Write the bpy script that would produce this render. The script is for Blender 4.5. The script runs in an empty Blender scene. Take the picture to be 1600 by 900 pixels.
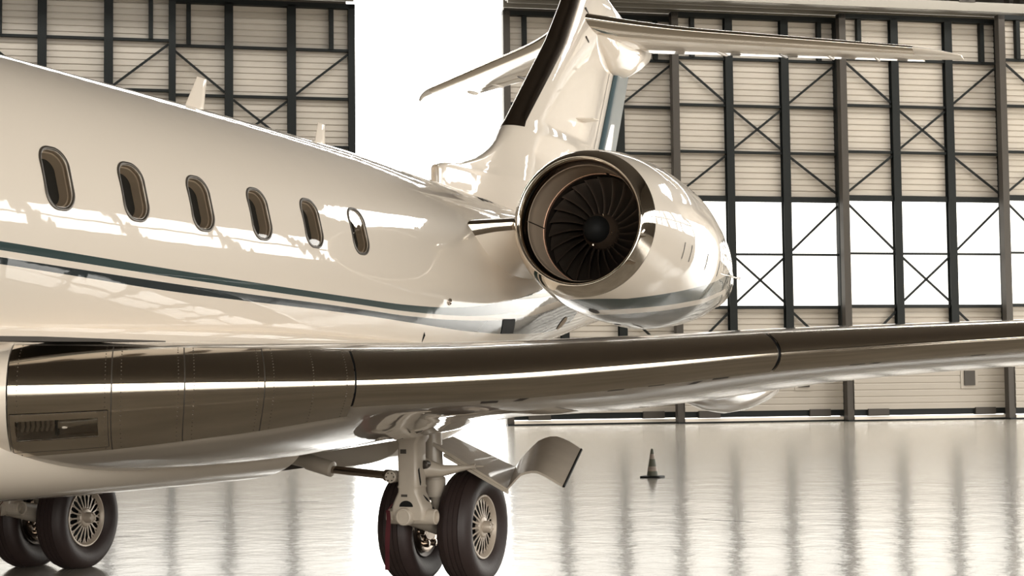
import bpy, bmesh, math, random
import numpy as np
from mathutils import Vector, Matrix
random.seed(4)
S = bpy.context.scene
COL = S.collection

# ------------------------------------------------------------------ camera
F_PX, PITCH, ROLL, YAW = 2611.443, 0.05886, -0.01121, 0.38862
CAM = np.array([8.0444, -13.0897, 1.6516])
fw = np.array([-math.sin(YAW)*math.cos(PITCH), math.cos(YAW)*math.cos(PITCH), math.sin(PITCH)])
r0 = np.array([math.cos(YAW), math.sin(YAW), 0.0]); u0 = np.cross(r0, fw)
rt = math.cos(ROLL)*r0 + math.sin(ROLL)*u0
up = -math.sin(ROLL)*r0 + math.cos(ROLL)*u0
cd = bpy.data.cameras.new('camera'); co = bpy.data.objects.new('camera', cd); COL.objects.link(co)
cd.sensor_width = 36; cd.lens = F_PX/1600*36; cd.clip_end = 500
co.matrix_world = Matrix(((rt[0], up[0], -fw[0], CAM[0]), (rt[1], up[1], -fw[1], CAM[1]), (rt[2], up[2], -fw[2], CAM[2]), (0, 0, 0, 1)))
S.camera = co

# ------------------------------------------------------------------ world, light, exposure
SKY = 7.5            # brightness of the overcast sky
PANE = 1.65; PANE_SUNNY = 9.0           # brightness of the translucent window bands
ROOF_FILL = 13.0           # brightness of the glowing roof panels added as fill light
S.view_settings.view_transform = 'Standard'; S.view_settings.look = 'None'
S.view_settings.gamma = 1; S.view_settings.use_curve_mapping = False
S.view_settings.exposure = 0.05
w = bpy.data.worlds.new('sky'); S.world = w; w.use_nodes = True
w.node_tree.nodes['Background'].inputs[0].default_value = (1.0, 0.975, 0.91, 1)
w.node_tree.nodes['Background'].inputs[1].default_value = SKY
try:
    S.cycles.use_denoising = True; S.cycles.max_bounces = 8; S.cycles.diffuse_bounces = 4
    S.cycles.glossy_bounces = 4; S.cycles.transparent_max_bounces = 8
    S.cycles.sample_clamp_indirect = 8; S.cycles.caustics_reflective = False; S.cycles.caustics_refractive = False
except Exception:
    pass
WA = 0.6063          # heading of the far hangar wall
WD = np.array([math.cos(WA), math.sin(WA), 0]); WN = np.array([-math.sin(WA), math.cos(WA), 0])
def WP(d, n, z=0.0):
    return WD*d + WN*n + np.array([0, 0, z])

# ------------------------------------------------------------------ helpers
def mat(name, col, rough=0.5, metal=0.0, coat=0.0, spec=0.5, bump=None, emit=None, vary=None):
    m = bpy.data.materials.new(name); m.use_nodes = True
    nt = m.node_tree; b = nt.nodes['Principled BSDF']
    b.inputs['Base Color'].default_value = (*col, 1); b.inputs['Roughness'].default_value = rough
    b.inputs['Metallic'].default_value = metal; b.inputs['Coat Weight'].default_value = coat
    b.inputs['Coat Roughness'].default_value = 0.02; b.inputs['Specular IOR Level'].default_value = spec
    if emit:
        b.inputs['Emission Color'].default_value = (*emit[:3], 1); b.inputs['Emission Strength'].default_value = emit[3]
    tc = nt.nodes.new('ShaderNodeTexCoord')
    if vary:
        sc, amt = vary
        n = nt.nodes.new('ShaderNodeTexNoise'); n.inputs['Scale'].default_value = sc; n.inputs['Detail'].default_value = 5
        nt.links.new(tc.outputs['Object'], n.inputs['Vector'])
        mx = nt.nodes.new('ShaderNodeMix'); mx.data_type = 'RGBA'
        mx.inputs[6].default_value = (*[c*(1-amt) for c in col], 1); mx.inputs[7].default_value = (*[min(1, c*(1+amt)) for c in col], 1)
        nt.links.new(n.outputs['Fac'], mx.inputs[0]); nt.links.new(mx.outputs[2], b.inputs['Base Color'])
    if bump:
        sc, st, stretch = bump
        mp = nt.nodes.new('ShaderNodeMapping'); mp.inputs['Scale'].default_value = stretch
        n = nt.nodes.new('ShaderNodeTexNoise'); n.inputs['Scale'].default_value = sc; n.inputs['Detail'].default_value = 4
        bp = nt.nodes.new('ShaderNodeBump'); bp.inputs['Strength'].default_value = st; bp.inputs['Distance'].default_value = 0.01
        nt.links.new(tc.outputs['Object'], mp.inputs[0]); nt.links.new(mp.outputs[0], n.inputs['Vector'])
        nt.links.new(n.outputs['Fac'], bp.inputs['Height']); nt.links.new(bp.outputs[0], b.inputs['Normal'])
    return m

WHITE = (0.86, 0.765, 0.655)
TEAL = (0.030, 0.056, 0.055); TEAL_DARK = (0.006, 0.014, 0.016)
def paint(name, stripe=False, base=WHITE):
    m = mat(name, base, 0.4, 0, 1.0, 0.08)
    nt = m.node_tree; b = nt.nodes['Principled BSDF']
    # panel waviness: real skins are never perfectly flat
    tc = nt.nodes.new('ShaderNodeTexCoord'); n = nt.nodes.new('ShaderNodeTexNoise')
    n.inputs['Scale'].default_value = 1.7; n.inputs['Detail'].default_value = 3
    bp = nt.nodes.new('ShaderNodeBump'); bp.inputs['Strength'].default_value = 0.06; bp.inputs['Distance'].default_value = 0.05
    nt.links.new(tc.outputs['Object'], n.inputs['Vector']); nt.links.new(n.outputs['Fac'], bp.inputs['Height'])
    nt.links.new(bp.outputs[0], b.inputs['Normal']); nt.links.new(bp.outputs[0], b.inputs['Coat Normal'])
    if stripe:
        def op(kind, p_, q_):
            n_ = nt.nodes.new('ShaderNodeMath'); n_.operation = kind
            nt.links.new(p_, n_.inputs[0])
            if isinstance(q_, float): n_.inputs[1].default_value = q_
            else: nt.links.new(q_, n_.inputs[1])
            return n_.outputs[0]
        def att(an):
            at = nt.nodes.new('ShaderNodeAttribute'); at.attribute_name = an; return at.outputs['Fac']
        colr = None
        for t_, b_, c_ in (('upper_top', 'upper_bottom', TEAL), ('lower_top', 'lower_bottom', TEAL_DARK)):
            f_ = op('GREATER_THAN', op('MINIMUM', att(t_), att(b_)), 0.0)
            mx = nt.nodes.new('ShaderNodeMix'); mx.data_type = 'RGBA'
            mx.inputs[6].default_value = (*WHITE, 1); mx.inputs[7].default_value = (*c_, 1)
            if colr is not None: nt.links.new(colr, mx.inputs[6])
            nt.links.new(f_, mx.inputs[0]); colr = mx.outputs[2]
        nt.links.new(colr, b.inputs['Base Color'])
    return m

M = {}
M['paint'] = paint('white_gloss_paint')
M['livery'] = paint('white_gloss_paint_with_stripes', True)
M['chrome'] = mat('polished_aluminium', (0.60, 0.53, 0.44), 0.10, 1.0, bump=(6, 0.02, (0.15, 0.15, 2.0)))
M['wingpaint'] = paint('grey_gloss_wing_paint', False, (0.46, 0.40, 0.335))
M['lipchrome'] = mat('polished_lip', (0.74, 0.67, 0.58), 0.05, 1.0)
M['teal'] = mat('teal_gloss_paint', (0.060, 0.105, 0.125), 0.35, 0, 0.8, 0.08)
M['boot'] = mat('polished_dark_leading_edge', (0.24, 0.20, 0.16), 0.16, 1.0)  # polished metal with the dark ceiling's reflection put into its colour
M['seam'] = mat('dark_seam', (0.06, 0.05, 0.04), 0.6)
M['rivet'] = mat('rivet_head', (0.16, 0.13, 0.10), 0.4, 0.6)
M['black'] = mat('matt_black', (0.010, 0.010, 0.010), 0.6, spec=0.15)
M['rubber'] = mat('tyre_rubber', (0.030, 0.0175, 0.0155), 0.55, bump=(40, 0.15, (1, 1, 1)), vary=(6, 0.25))
M['gearpaint'] = mat('gear_grey_paint', (0.52, 0.45, 0.37), 0.42, 0, 0.2, vary=(9, 0.12))
M['rim'] = mat('rim_paint', (0.50, 0.42, 0.34), 0.38, 0.2, vary=(14, 0.15))
M['steel'] = mat('bare_steel', (0.45, 0.38, 0.32), 0.22, 1.0)
M['darkmetal'] = mat('dark_metal', (0.055, 0.045, 0.038), 0.38, 0.8)
M['blade'] = mat('fan_blade_titanium', (0.16, 0.125, 0.10), 0.36, 0.85)
M['lamp'] = mat('lamp_reflector', (0.90, 0.82, 0.72), 0.3, 0.15)
M['spinner'] = mat('spinner_brown', (0.17, 0.12, 0.085), 0.35, 0.6)
M['liner'] = mat('inlet_liner', (0.46, 0.36, 0.27), 0.45, 0.1, vary=(5, 0.1))
M['copper'] = mat('copper_rub_strip', (0.42, 0.25, 0.17), 0.4, 0.6)
M['reveal'] = mat('window_reveal', (0.58, 0.46, 0.35), 0.6)
M['frame'] = mat('window_frame_metal', (0.075, 0.062, 0.048), 0.3, 0.4)
M['cabin'] = mat('dark_cabin', (0.012, 0.011, 0.009), 0.7)  # near black standing in for the shade inside the cabin
M['bay'] = mat('gear_bay', (0.05, 0.035, 0.028), 0.7)
M['red'] = mat('red_fabric', (0.075, 0.008, 0.012), 0.8)
M['scuff'] = mat('dark_scuff', (0.10, 0.08, 0.065), 0.5)
M['white'] = mat('white_tag', (0.75, 0.7, 0.62), 0.6)
M['kick'] = mat('lower_cladding', (0.30, 0.272, 0.235), 0.55, spec=0.25, vary=(0.7, 0.05))
M['clad'] = mat('ribbed_cladding', (0.385, 0.348, 0.302), 0.5, spec=0.3, vary=(0.7, 0.06))
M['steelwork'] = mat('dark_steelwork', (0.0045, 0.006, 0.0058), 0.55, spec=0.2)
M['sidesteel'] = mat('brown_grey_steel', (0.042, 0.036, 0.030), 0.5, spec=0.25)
M['rail'] = mat('galvanised_rail', (0.20, 0.185, 0.16), 0.4, 0.5)
M['sill'] = mat('pale_sill', (0.62, 0.56, 0.49), 0.4)
M['darkwall'] = mat('brown_wall', (0.13, 0.11, 0.09), 0.7)
M['palewall'] = mat('pale_wall', (0.60, 0.53, 0.45), 0.6)
M['ceiling'] = mat('brown_ceiling', (0.07, 0.058, 0.047), 0.8)
M['apron'] = mat('concrete_apron', (0.55, 0.53, 0.48), 0.8)
M['conegreen'] = mat('dull_green_cone', (0.075, 0.075, 0.05), 0.6)
M['coneband'] = mat('worn_band', (0.23, 0.18, 0.14), 0.5, vary=(30, 0.4))
M['pane'] = mat('translucent_window', (0.6, 0.58, 0.52), 0.3, emit=(1.0, 0.975, 0.92, PANE))
M['pane_sunny'] = mat('translucent_window_bright_side', (0.6, 0.58, 0.52), 0.3, emit=(1.0, 0.975, 0.92, PANE_SUNNY))
M['rooflight'] = mat('translucent_roof_light', (0.6, 0.58, 0.52), 0.3, emit=(1.0, 0.975, 0.92, ROOF_FILL))
def glass(name, tint):
    m = bpy.data.materials.new(name); m.use_nodes = True; nt = m.node_tree
    nt.nodes.remove(nt.nodes['Principled BSDF'])
    t = nt.nodes.new('ShaderNodeBsdfTransparent'); t.inputs[0].default_value = (*tint, 1)
    g = nt.nodes.new('ShaderNodeBsdfGlossy'); g.inputs['Roughness'].default_value = 0.02
    fr = nt.nodes.new('ShaderNodeFresnel'); fr.inputs[0].default_value = 1.5
    mx = nt.nodes.new('ShaderNodeMixShader')
    nt.links.new(fr.outputs[0], mx.inputs[0]); nt.links.new(t.outputs[0], mx.inputs[1]); nt.links.new(g.outputs[0], mx.inputs[2])
    nt.links.new(mx.outputs[0], nt.nodes['Material Output'].inputs[0])
    return m
M['glass'] = glass('cabin_glass', (0.95, 0.93, 0.88)); M['lampglass'] = glass('lamp_glass', (0.9, 0.88, 0.84))

def floor_mat():
    m = mat('glossy_epoxy_floor', (0.50, 0.46, 0.395), 0.18, 0, 0.6, 0.5)
    nt = m.node_tree; b = nt.nodes['Principled BSDF']; tc = nt.nodes.new('ShaderNodeTexCoord'); b.inputs['Coat Roughness'].default_value = 0.14
    n1 = nt.nodes.new('ShaderNodeTexNoise'); n1.inputs['Scale'].default_value = 0.9; n1.inputs['Detail'].default_value = 3
    n2 = nt.nodes.new('ShaderNodeTexNoise'); n2.inputs['Scale'].default_value = 5; n2.inputs['Detail'].default_value = 4
    ad = nt.nodes.new('ShaderNodeMath'); ad.operation = 'MULTIPLY_ADD'; ad.inputs[1].default_value = 0.35
    nt.links.new(tc.outputs['Object'], n1.inputs['Vector']); nt.links.new(tc.outputs['Object'], n2.inputs['Vector'])
    nt.links.new(n2.outputs['Fac'], ad.inputs[0]); nt.links.new(n1.outputs['Fac'], ad.inputs[2])
    bp = nt.nodes.new('ShaderNodeBump'); bp.inputs['Strength'].default_value = 0.35; bp.inputs['Distance'].default_value = 0.03
    nt.links.new(ad.outputs[0], bp.inputs['Height']); nt.links.new(bp.outputs[0], b.inputs['Normal']); nt.links.new(bp.outputs[0], b.inputs['Coat Normal'])
    n3 = nt.nodes.new('ShaderNodeTexNoise'); n3.inputs['Scale'].default_value = 1.3; n3.inputs['Detail'].default_value = 8
    nt.links.new(tc.outputs['Object'], n3.inputs['Vector'])
    cr = nt.nodes.new('ShaderNodeValToRGB')
    cr.color_ramp.elements[0].position = 0.3; cr.color_ramp.elements[0].color = (0.36, 0.328, 0.28, 1)
    cr.color_ramp.elements[1].position = 0.7; cr.color_ramp.elements[1].color = (0.48, 0.44, 0.378, 1)
    nt.links.new(n3.outputs['Fac'], cr.inputs[0]); nt.links.new(cr.outputs[0], b.inputs['Base Color'])
    return m
M['floor'] = floor_mat()

class MB:
    """collects vertices and faces, then links them as ONE mesh object"""
    def __init__(self, mirror=False): self.v = []; self.f = []; self.mi = []; self.mirror = mirror; self.cur = 0
    def add(self, vs, fs):
        o = len(self.v); self.v += [tuple(float(c) for c in p) for p in vs]
        self.f += [tuple(i+o for i in f) for f in fs]; self.mi += [self.cur]*len(fs); return self
    def box(self, lo, hi):
        x0, y0, z0 = lo; x1, y1, z1 = hi
        return self.hexa([(x0, y0, z0), (x1, y0, z0), (x1, y1, z0), (x0, y1, z0), (x0, y0, z1), (x1, y0, z1), (x1, y1, z1), (x0, y1, z1)])
    def hexa(self, p):
        return self.add(p, [(3, 2, 1, 0), (4, 5, 6, 7), (0, 1, 5, 4), (1, 2, 6, 5), (2, 3, 7, 6), (3, 0, 4, 7)])
    def bar(self, a, b, wd, dp, side):
        """rectangular bar a->b; wd along side axis cross, dp along `side`"""
        a = np.array(a, float); b = np.array(b, float); t = (b-a)/np.linalg.norm(b-a)
        s = np.array(side, float); s -= t*(s@t); s /= np.linalg.norm(s); q = np.cross(t, s)
        c = [(-1, -1), (1, -1), (1, 1), (-1, 1)]
        return self.hexa([a+q*i*wd/2+s*j*dp/2 for i, j in c]+[b+q*i*wd/2+s*j*dp/2 for i, j in c])
    def loft(self, rings, c0=True, c1=True, closed=True):
        n = len(rings[0]); vs = [p for r in rings for p in r]; fs = []
        for i in range(len(rings)-1):
            for j in range(n if closed else n-1):
                k = (j+1) % n
                fs.append((i*n+j, i*n+k, (i+1)*n+k, (i+1)*n+j))
        if closed and c0: fs.append(tuple(range(n))[::-1])
        if closed and c1: fs.append(tuple(range((len(rings)-1)*n, len(rings)*n)))
        return self.add(vs, fs)
    def tube(self, pts, rad, seg=12, caps=True):
        pts = [np.array(p, float) for p in pts]
        if not hasattr(rad, '__len__'): rad = [rad]*len(pts)
        rings = []; ref = None
        for i, p in enumerate(pts):
            t = pts[min(i+1, len(pts)-1)] - pts[max(i-1, 0)]; t /= np.linalg.norm(t)
            if ref is None:
                ref = np.array([0, 0, 1.0]) if abs(t[2]) < 0.9 else np.array([1.0, 0, 0])
            ref = ref - t*(ref@t); ref /= np.linalg.norm(ref); q = np.cross(t, ref)
            rings.append([p + rad[i]*(math.cos(a)*ref + math.sin(a)*q) for a in np.linspace(0, 2*math.pi, seg, endpoint=False)])
        return self.loft(rings, caps, caps)
    def lathe(self, prof, org, axis, seg=64, caps=False):
        """prof: list of (distance along axis, radius)"""
        a = np.array(axis, float); a /= np.linalg.norm(a); org = np.array(org, float)
        e = np.array([0, 0, 1.0]) if abs(a[2]) < 0.9 else np.array([1.0, 0, 0])
        e -= a*(e@a); e /= np.linalg.norm(e); q = np.cross(a, e)
        rings = [[org + a*s + r*(math.cos(t)*e + math.sin(t)*q) for t in np.linspace(0, 2*math.pi, seg, endpoint=False)] for s, r in prof]
        return self.loft(rings, caps, caps)
    def build(self, name, material, parent=None, smooth=True, sharp=35, label=None, attrs=None):
        v = [(-x, y, z) for x, y, z in self.v] if self.mirror else self.v
        f = [t[::-1] for t in self.f] if self.mirror else self.f
        me = bpy.data.meshes.new(name); me.from_pydata(v, [], f); me.update()
        for mm in (material if isinstance(material, (list, tuple)) else [material]): me.materials.append(mm)
        if any(self.mi): me.polygons.foreach_set('material_index', self.mi)
        bm = bmesh.new(); bm.from_mesh(me); bmesh.ops.recalc_face_normals(bm, faces=bm.faces); bm.to_mesh(me); bm.free()
        if smooth:
            me.polygons.foreach_set('use_smooth', [True]*len(me.polygons)); me.set_sharp_from_angle(angle=math.radians(sharp))
        if attrs:
            for k, vals in attrs.items():
                a = me.attributes.new(k, 'FLOAT', 'POINT'); a.data.foreach_set('value', [float(q) for q in vals])
        o = bpy.data.objects.new(name, me); COL.objects.link(o)
        if parent: o.parent = parent
        if label: o['label'] = label
        return o
def empty(name, loc=(0, 0, 0), rz=0.0):
    o = bpy.data.objects.new(name, None); COL.objects.link(o); o.location = loc; o.rotation_euler = (0, 0, rz); o.empty_display_size = 0.3; return o
def tag(o, label=None, cat=None, group=None, kind=None):
    if label: o['label'] = label
    if cat: o['category'] = cat
    if group: o['group'] = group
    if kind: o['kind'] = kind
    return o
def boolean(target, cutter):
    md = target.modifiers.new('cut', 'BOOLEAN'); md.operation = 'DIFFERENCE'; md.object = cutter; md.solver = 'EXACT'
    dg = bpy.context.evaluated_depsgraph_get(); me = bpy.data.meshes.new_from_object(target.evaluated_get(dg), preserve_all_data_layers=True, depsgraph=dg)
    target.modifiers.clear(); old = target.data; target.data = me; me.name = old.name; bpy.data.meshes.remove(old)
    bpy.data.objects.remove(cutter)
def pch(x, X, Y):
    X = np.asarray(X, float); Y = np.asarray(Y, float); h = np.diff(X); d = np.diff(Y)/h
    m = np.zeros_like(Y); m[0] = d[0]; m[-1] = d[-1]
    for i in range(1, len(X)-1):
        if d[i-1]*d[i] > 0:
            a = 2*h[i]+h[i-1]; b = h[i]+2*h[i-1]; m[i] = (a+b)/(a/d[i-1]+b/d[i])
    x = np.clip(np.asarray(x, float), X[0], X[-1]); i = np.clip(np.searchsorted(X, x)-1, 0, len(h)-1); t = (x-X[i])/h[i]
    return (1+2*t)*(1-t)**2*Y[i] + t*(1-t)**2*h[i]*m[i] + t*t*(3-2*t)*Y[i+1] + t*t*(t-1)*h[i]*m[i+1]
def lin(x, X, Y): return np.interp(x, X, Y)

# ================================================================== SETTING
def quad(mb, d0, n0, d1, n1, z0, z1):
    mb.add([WP(d0, n0, z0), WP(d1, n1, z0), WP(d1, n1, z1), WP(d0, n0, z1)], [(0, 1, 2, 3)])
def slab(mb, d0, n0, d1, n1, z0, z1):
    mb.hexa([WP(d0, n0, z0), WP(d1, n0, z0), WP(d1, n1, z0), WP(d0, n1, z0), WP(d0, n0, z1), WP(d1, n0, z1), WP(d1, n1, z1), WP(d0, n1, z1)])
DL, DR, DR2, NN, NF, NJ, HT = -45.0, 27.5, 48.0, -46.0, 54.3, 17.0, 20.5
mb = MB(); slab(mb, DL-0.3, NN-0.3, DR2+0.3, NF+0.2, -0.3, 0.0)
FLOOR = tag(mb.build('floor', M['floor'], smooth=False), kind='structure')
mb = MB(); slab(mb, -160, NF+0.2, 200, 260, -0.34, -0.04)
tag(mb.build('apron', M['apron'], smooth=False), 'pale concrete apron outside the open hangar door', kind='structure')
mb = MB(); slab(mb, DL-0.3, NN-0.3, DR2+0.3, NF+0.2, HT, HT+0.3)
tag(mb.build('ceiling', M['ceiling'], smooth=False), kind='structure')
mb = MB(); slab(mb, DL-0.3, NN, DL, NF, 0, HT)
tag(mb.build('wall_left', M['darkwall'], smooth=False), kind='structure')
# far wall beside and above the sliding leaves
mb = MB(); slab(mb, DL, NF-0.1, -7.2, NF+0.2, 0, HT); slab(mb, -7.2, NF-0.1, 7.5, NF+0.2, 17.75, HT); slab(mb, 14.3, NF-0.1, 43.4, NF+0.2, 17.75, HT); slab(mb, 7.5, NF-0.1, 14.3, NF+0.2, 18.7, HT); slab(mb, 43.2, NF-0.1, DR2, NF+0.2, 0, HT)
tag(mb.build('wall_far', M['sidesteel'], smooth=False), kind='structure')

def windowed_wall(name, along, fixed, a0, a1, first, thick):
    """wall with the same band of tall translucent windows as the doors; windows are separate"""
    def P(a, off, z): return WP(fixed+off, a, z) if along == 'n' else WP(a, fixed+off, z)
    def hx(mb, b0, b1, o0, o1, z0, z1):
        mb.hexa([P(b0, o0, z0), P(b1, o0, z0), P(b1, o1, z0), P(b0, o1, z0), P(b0, o0, z1), P(b1, o0, z1), P(b1, o1, z1), P(b0, o1, z1)])
    mb = MB(); hx(mb, a0, a1, 0, thick, 0, 5.0); hx(mb, a0, a1, 0, thick, 9.45, HT)
    tag(mb.build(name, M['darkwall'], smooth=False), kind='structure')
    n = int((a1-a0)/2.45); k = first
    for i in range(n):
        b = a0+(a1-a0)*i/n; c = a0+(a1-a0)*(i+1)/n
        mb = MB(); hx(mb, b, b+0.17, -0.2*np.sign(thick), thick*0.8, 5.0, 9.45); hx(mb, c-0.17, c, -0.2*np.sign(thick), thick*0.8, 5.0, 9.45); hx(mb, b+0.17, c-0.17, 0, thick*0.5, 7.1, 7.4)
        fr = tag(mb.build('window_%d' % k, M['steelwork'], smooth=False), kind='structure')
        mp = MB(); mp.add([P(b+0.17, thick*0.4, 5.0), P(c-0.17, thick*0.4, 5.0), P(c-0.17, thick*0.4, 9.45), P(b+0.17, thick*0.4, 9.45)], [(0, 1, 2, 3)])
        mp.build('window_pane', M['pane_sunny'], fr, smooth=False); k += 1
    return k
k = windowed_wall('wall_right', 'n', DR, NN, NJ, 1, 0.3)
# near side: the big doors behind the camera stand open
NO0, NO1, NOZ = -24.0, 20.0, 15.0
mb = MB(); slab(mb, DL, NN-0.3, NO0, NN, 0, HT); slab(mb, NO1, NN-0.3, DR, NN, 0, HT); slab(mb, NO0, NN-0.3, NO1, NN, NOZ, HT)
tag(mb.build('wall_near', M['darkwall'], smooth=False), kind='structure')
mb = MB(); slab(mb, -160, -200, 200, NN-0.3, -0.34, -0.04); slab(mb, DR2+0.3, NN-0.3, 200, NF+0.2, -0.34, -0.04)
tag(mb.build('apron', M['apron'], smooth=False), 'pale concrete apron in front of the hangar, behind the viewer', kind='structure')
# unseen glowing roof panels, added to brighten the far wall, floor and fin
for i, (n, d0_, d1_, wd_) in enumerate(((38.5, -40, 46, 2.6), (45.5, -40, 46, 2.6), (23.0, 31, 46.5, 7.0))):
    R = MB(); slab(R, d0_, n, d1_, n+wd_, HT-0.12, HT)
    R = tag(R.build('window_%d' % (k+i), M['sidesteel'], smooth=False), kind='structure')  # numbered on from the windows, but an added light panel
    mp = MB(); mp.add([WP(d0_+.2, n+.2, HT-.13), WP(d1_-.2, n+.2, HT-.13), WP(d1_-.2, n+wd_-.2, HT-.13), WP(d0_+.2, n+wd_-.2, HT-.13)], [(0, 1, 2, 3)])
    mp.build('window_pane', M['rooflight'], R, smooth=False)
BZT = 13.5          # the bay at the right has its own tall open doorway
mb = MB(); slab(mb, DR, NJ-0.3, DR2, NJ, 0, HT); slab(mb, DR2, NJ, DR2+0.3, 20, 0, HT); slab(mb, DR2, 47, DR2+0.3, NF, 0, HT); slab(mb, DR2, 20, DR2+0.3, 47, BZT, HT)
tag(mb.build('wall_right_bay', M['palewall'], smooth=False), kind='structure')

# ---- sliding door leaves (local x along the wall, local y away from the camera, z up)
LW = 7.75
COLS = [(0.0, 0.30), (2.40, 2.74), (4.95, 5.30), (7.47, 7.75)]
BAYS = [(0.30, 2.40), (2.74, 4.95), (5.30, 7.47)]
def corrugated(mb, x0, x1, z0, z1, y, pitch=0.255, dep=0.04):
    n = max(1, round((z1-z0)/pitch)); p = (z1-z0)/n; prof = []
    for i in range(n):
        z = z0+i*p; prof += [(z, 0), (z+p*0.72, 0), (z+p*0.80, dep), (z+p*0.92, dep)]
    prof.append((z1, 0))
    vs = [(x, y+q, z) for z, q in prof for x in (x0, x1)]
    mb.add(vs, [(2*i, 2*i+1, 2*i+3, 2*i+2) for i in range(len(prof)-1)])
def door_leaf(idx, d, n):
    o = WP(d, n); R = empty('door_%d' % idx, o, WA); tag(R, kind='structure')
    mb = MB(); corrugated(mb, 0.05, LW-0.05, 9.5, 17.5, 0.32); corrugated(mb, 0.05, LW-0.05, 0.5, 4.97, 0.32); mb.build('cladding', M['clad'], R, smooth=False)
    mb = MB(); corrugated(mb, 0.30, 7.47, 0.50, 2.5, -0.045, 0.285, 0.02); mb.build('kick_cladding', M['kick'], R, smooth=False)
    for i, (a, b) in enumerate(COLS):
        mb = MB()
        if i in (0, 3):
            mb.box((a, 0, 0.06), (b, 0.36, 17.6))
            mb.build('edge_column', M['sidesteel'] if i == 0 else M['steelwork'], R, smooth=False)  # left column lighter: doorway light on its side put into the colour
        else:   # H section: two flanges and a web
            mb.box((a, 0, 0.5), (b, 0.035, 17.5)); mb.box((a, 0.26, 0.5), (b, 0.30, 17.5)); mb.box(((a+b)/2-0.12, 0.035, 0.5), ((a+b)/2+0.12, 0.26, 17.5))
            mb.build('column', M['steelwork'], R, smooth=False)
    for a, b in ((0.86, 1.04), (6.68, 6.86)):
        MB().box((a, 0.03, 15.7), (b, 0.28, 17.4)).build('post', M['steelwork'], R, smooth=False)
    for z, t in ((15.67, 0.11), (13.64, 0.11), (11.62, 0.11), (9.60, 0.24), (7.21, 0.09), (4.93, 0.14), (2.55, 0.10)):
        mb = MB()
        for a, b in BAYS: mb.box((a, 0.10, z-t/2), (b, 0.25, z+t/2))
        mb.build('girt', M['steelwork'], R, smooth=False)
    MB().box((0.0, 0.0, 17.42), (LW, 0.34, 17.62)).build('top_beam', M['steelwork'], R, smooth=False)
    def br(bay, za, zb, back):
        a, b = BAYS[bay]; MB().bar((a, 0.14, za), (b, 0.14, zb), 0.095, 0.05, (0, 1, 0)).build('brace', M['steelwork'], R, smooth=False)
    for zt, zl, kind in ((15.67, 13.64, 'd'), (13.64, 11.62, 'x'), (11.62, 9.72, 'u'), (9.48, 7.21, 'd'), (7.21, 4.99, 'x'), (4.86, 2.6, 'u')):
        t, b_ = zt-0.15, zl+0.15
        if kind == 'd': br(0, t, b_, 0); br(2, b_, t, 0)
        if kind == 'u': br(0, b_, t, 0); br(2, t, b_, 0)
        if kind == 'x': br(1, t, b_, 0); br(1, b_, t, 0)
    for a, b in BAYS:
        for z0, z1 in ((7.25, 9.48), (5.0, 7.17)):
            MB().add([(a-0.02, 0.3, z0), (b+0.02, 0.3, z0), (b+0.02, 0.3, z1), (a-0.02, 0.3, z1)], [(0, 1, 2, 3)]).build('window_pane', M['pane'], R, smooth=False)
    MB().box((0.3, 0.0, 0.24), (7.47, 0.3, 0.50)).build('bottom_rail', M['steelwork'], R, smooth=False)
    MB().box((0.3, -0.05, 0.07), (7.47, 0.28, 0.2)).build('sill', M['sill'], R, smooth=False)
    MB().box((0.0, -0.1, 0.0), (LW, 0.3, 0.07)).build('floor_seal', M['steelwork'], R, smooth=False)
    MB().box((5.9, -0.12, 0.22), (6.85, 0.1, 0.53)).build('wheel_box', M['sidesteel'], R, smooth=False)
    MB().box((0.9, -0.12, 0.22), (1.85, 0.1, 0.53)).build('wheel_box', M['sidesteel'], R, smooth=False)
    if idx in (4, 5):
        mb = MB(); mb.box((5.25, -0.075, 1.35), (6.05, -0.035, 2.2)); mb.build('panel_plate', M['kick'], R, smooth=False)
        mb = MB(); mb.box((5.40, -0.13, 1.48), (5.90, -0.07, 2.12)); mb.build('switch_box', M['sidesteel'], R, smooth=False)
    return R
for i, (d, n) in enumerate(((-7.33, 52.3), (0.0, 53.2), (14.05, 53.2), (21.24, 52.3), (28.53, 51.4), (35.59, 50.5))):
    door_leaf(i+1, d, n)
# overhead running rails, one per track, and their brackets
for i, n in enumerate((50.5, 51.4, 52.3, 53.2)):
    mb = MB()
    for d0_, d1_ in ((DL, 7.7), (14.05, DR2)): slab(mb, d0_, n+0.02, d1_, n+0.34, 17.86, 18.12); slab(mb, d0_, n-0.06, d1_, n+0.02, 17.72, 18.12)
    R = tag(mb.build('trim_%d' % (i+1), M['rail'], smooth=False), kind='structure')
    mb = MB()
    for d in [q for q in np.arange(-20, 46, 3.6) if not 7 < q < 13.9]: slab(mb, d, n-0.1, d+0.16, n+0.4, 18.12, HT-0.02); slab(mb, d-0.3, n-0.1, d+0.46, n+0.3, 18.1, 18.3)
    mb.build('hanger', M['sidesteel'], R, smooth=False)
mb = MB()
for n in (47.0, 49.2): slab(mb, DL, n, DR2, n+0.3, 19.2, 19.6)
tag(mb.build('trim_5', M['sidesteel'], smooth=False), kind='structure')
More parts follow.
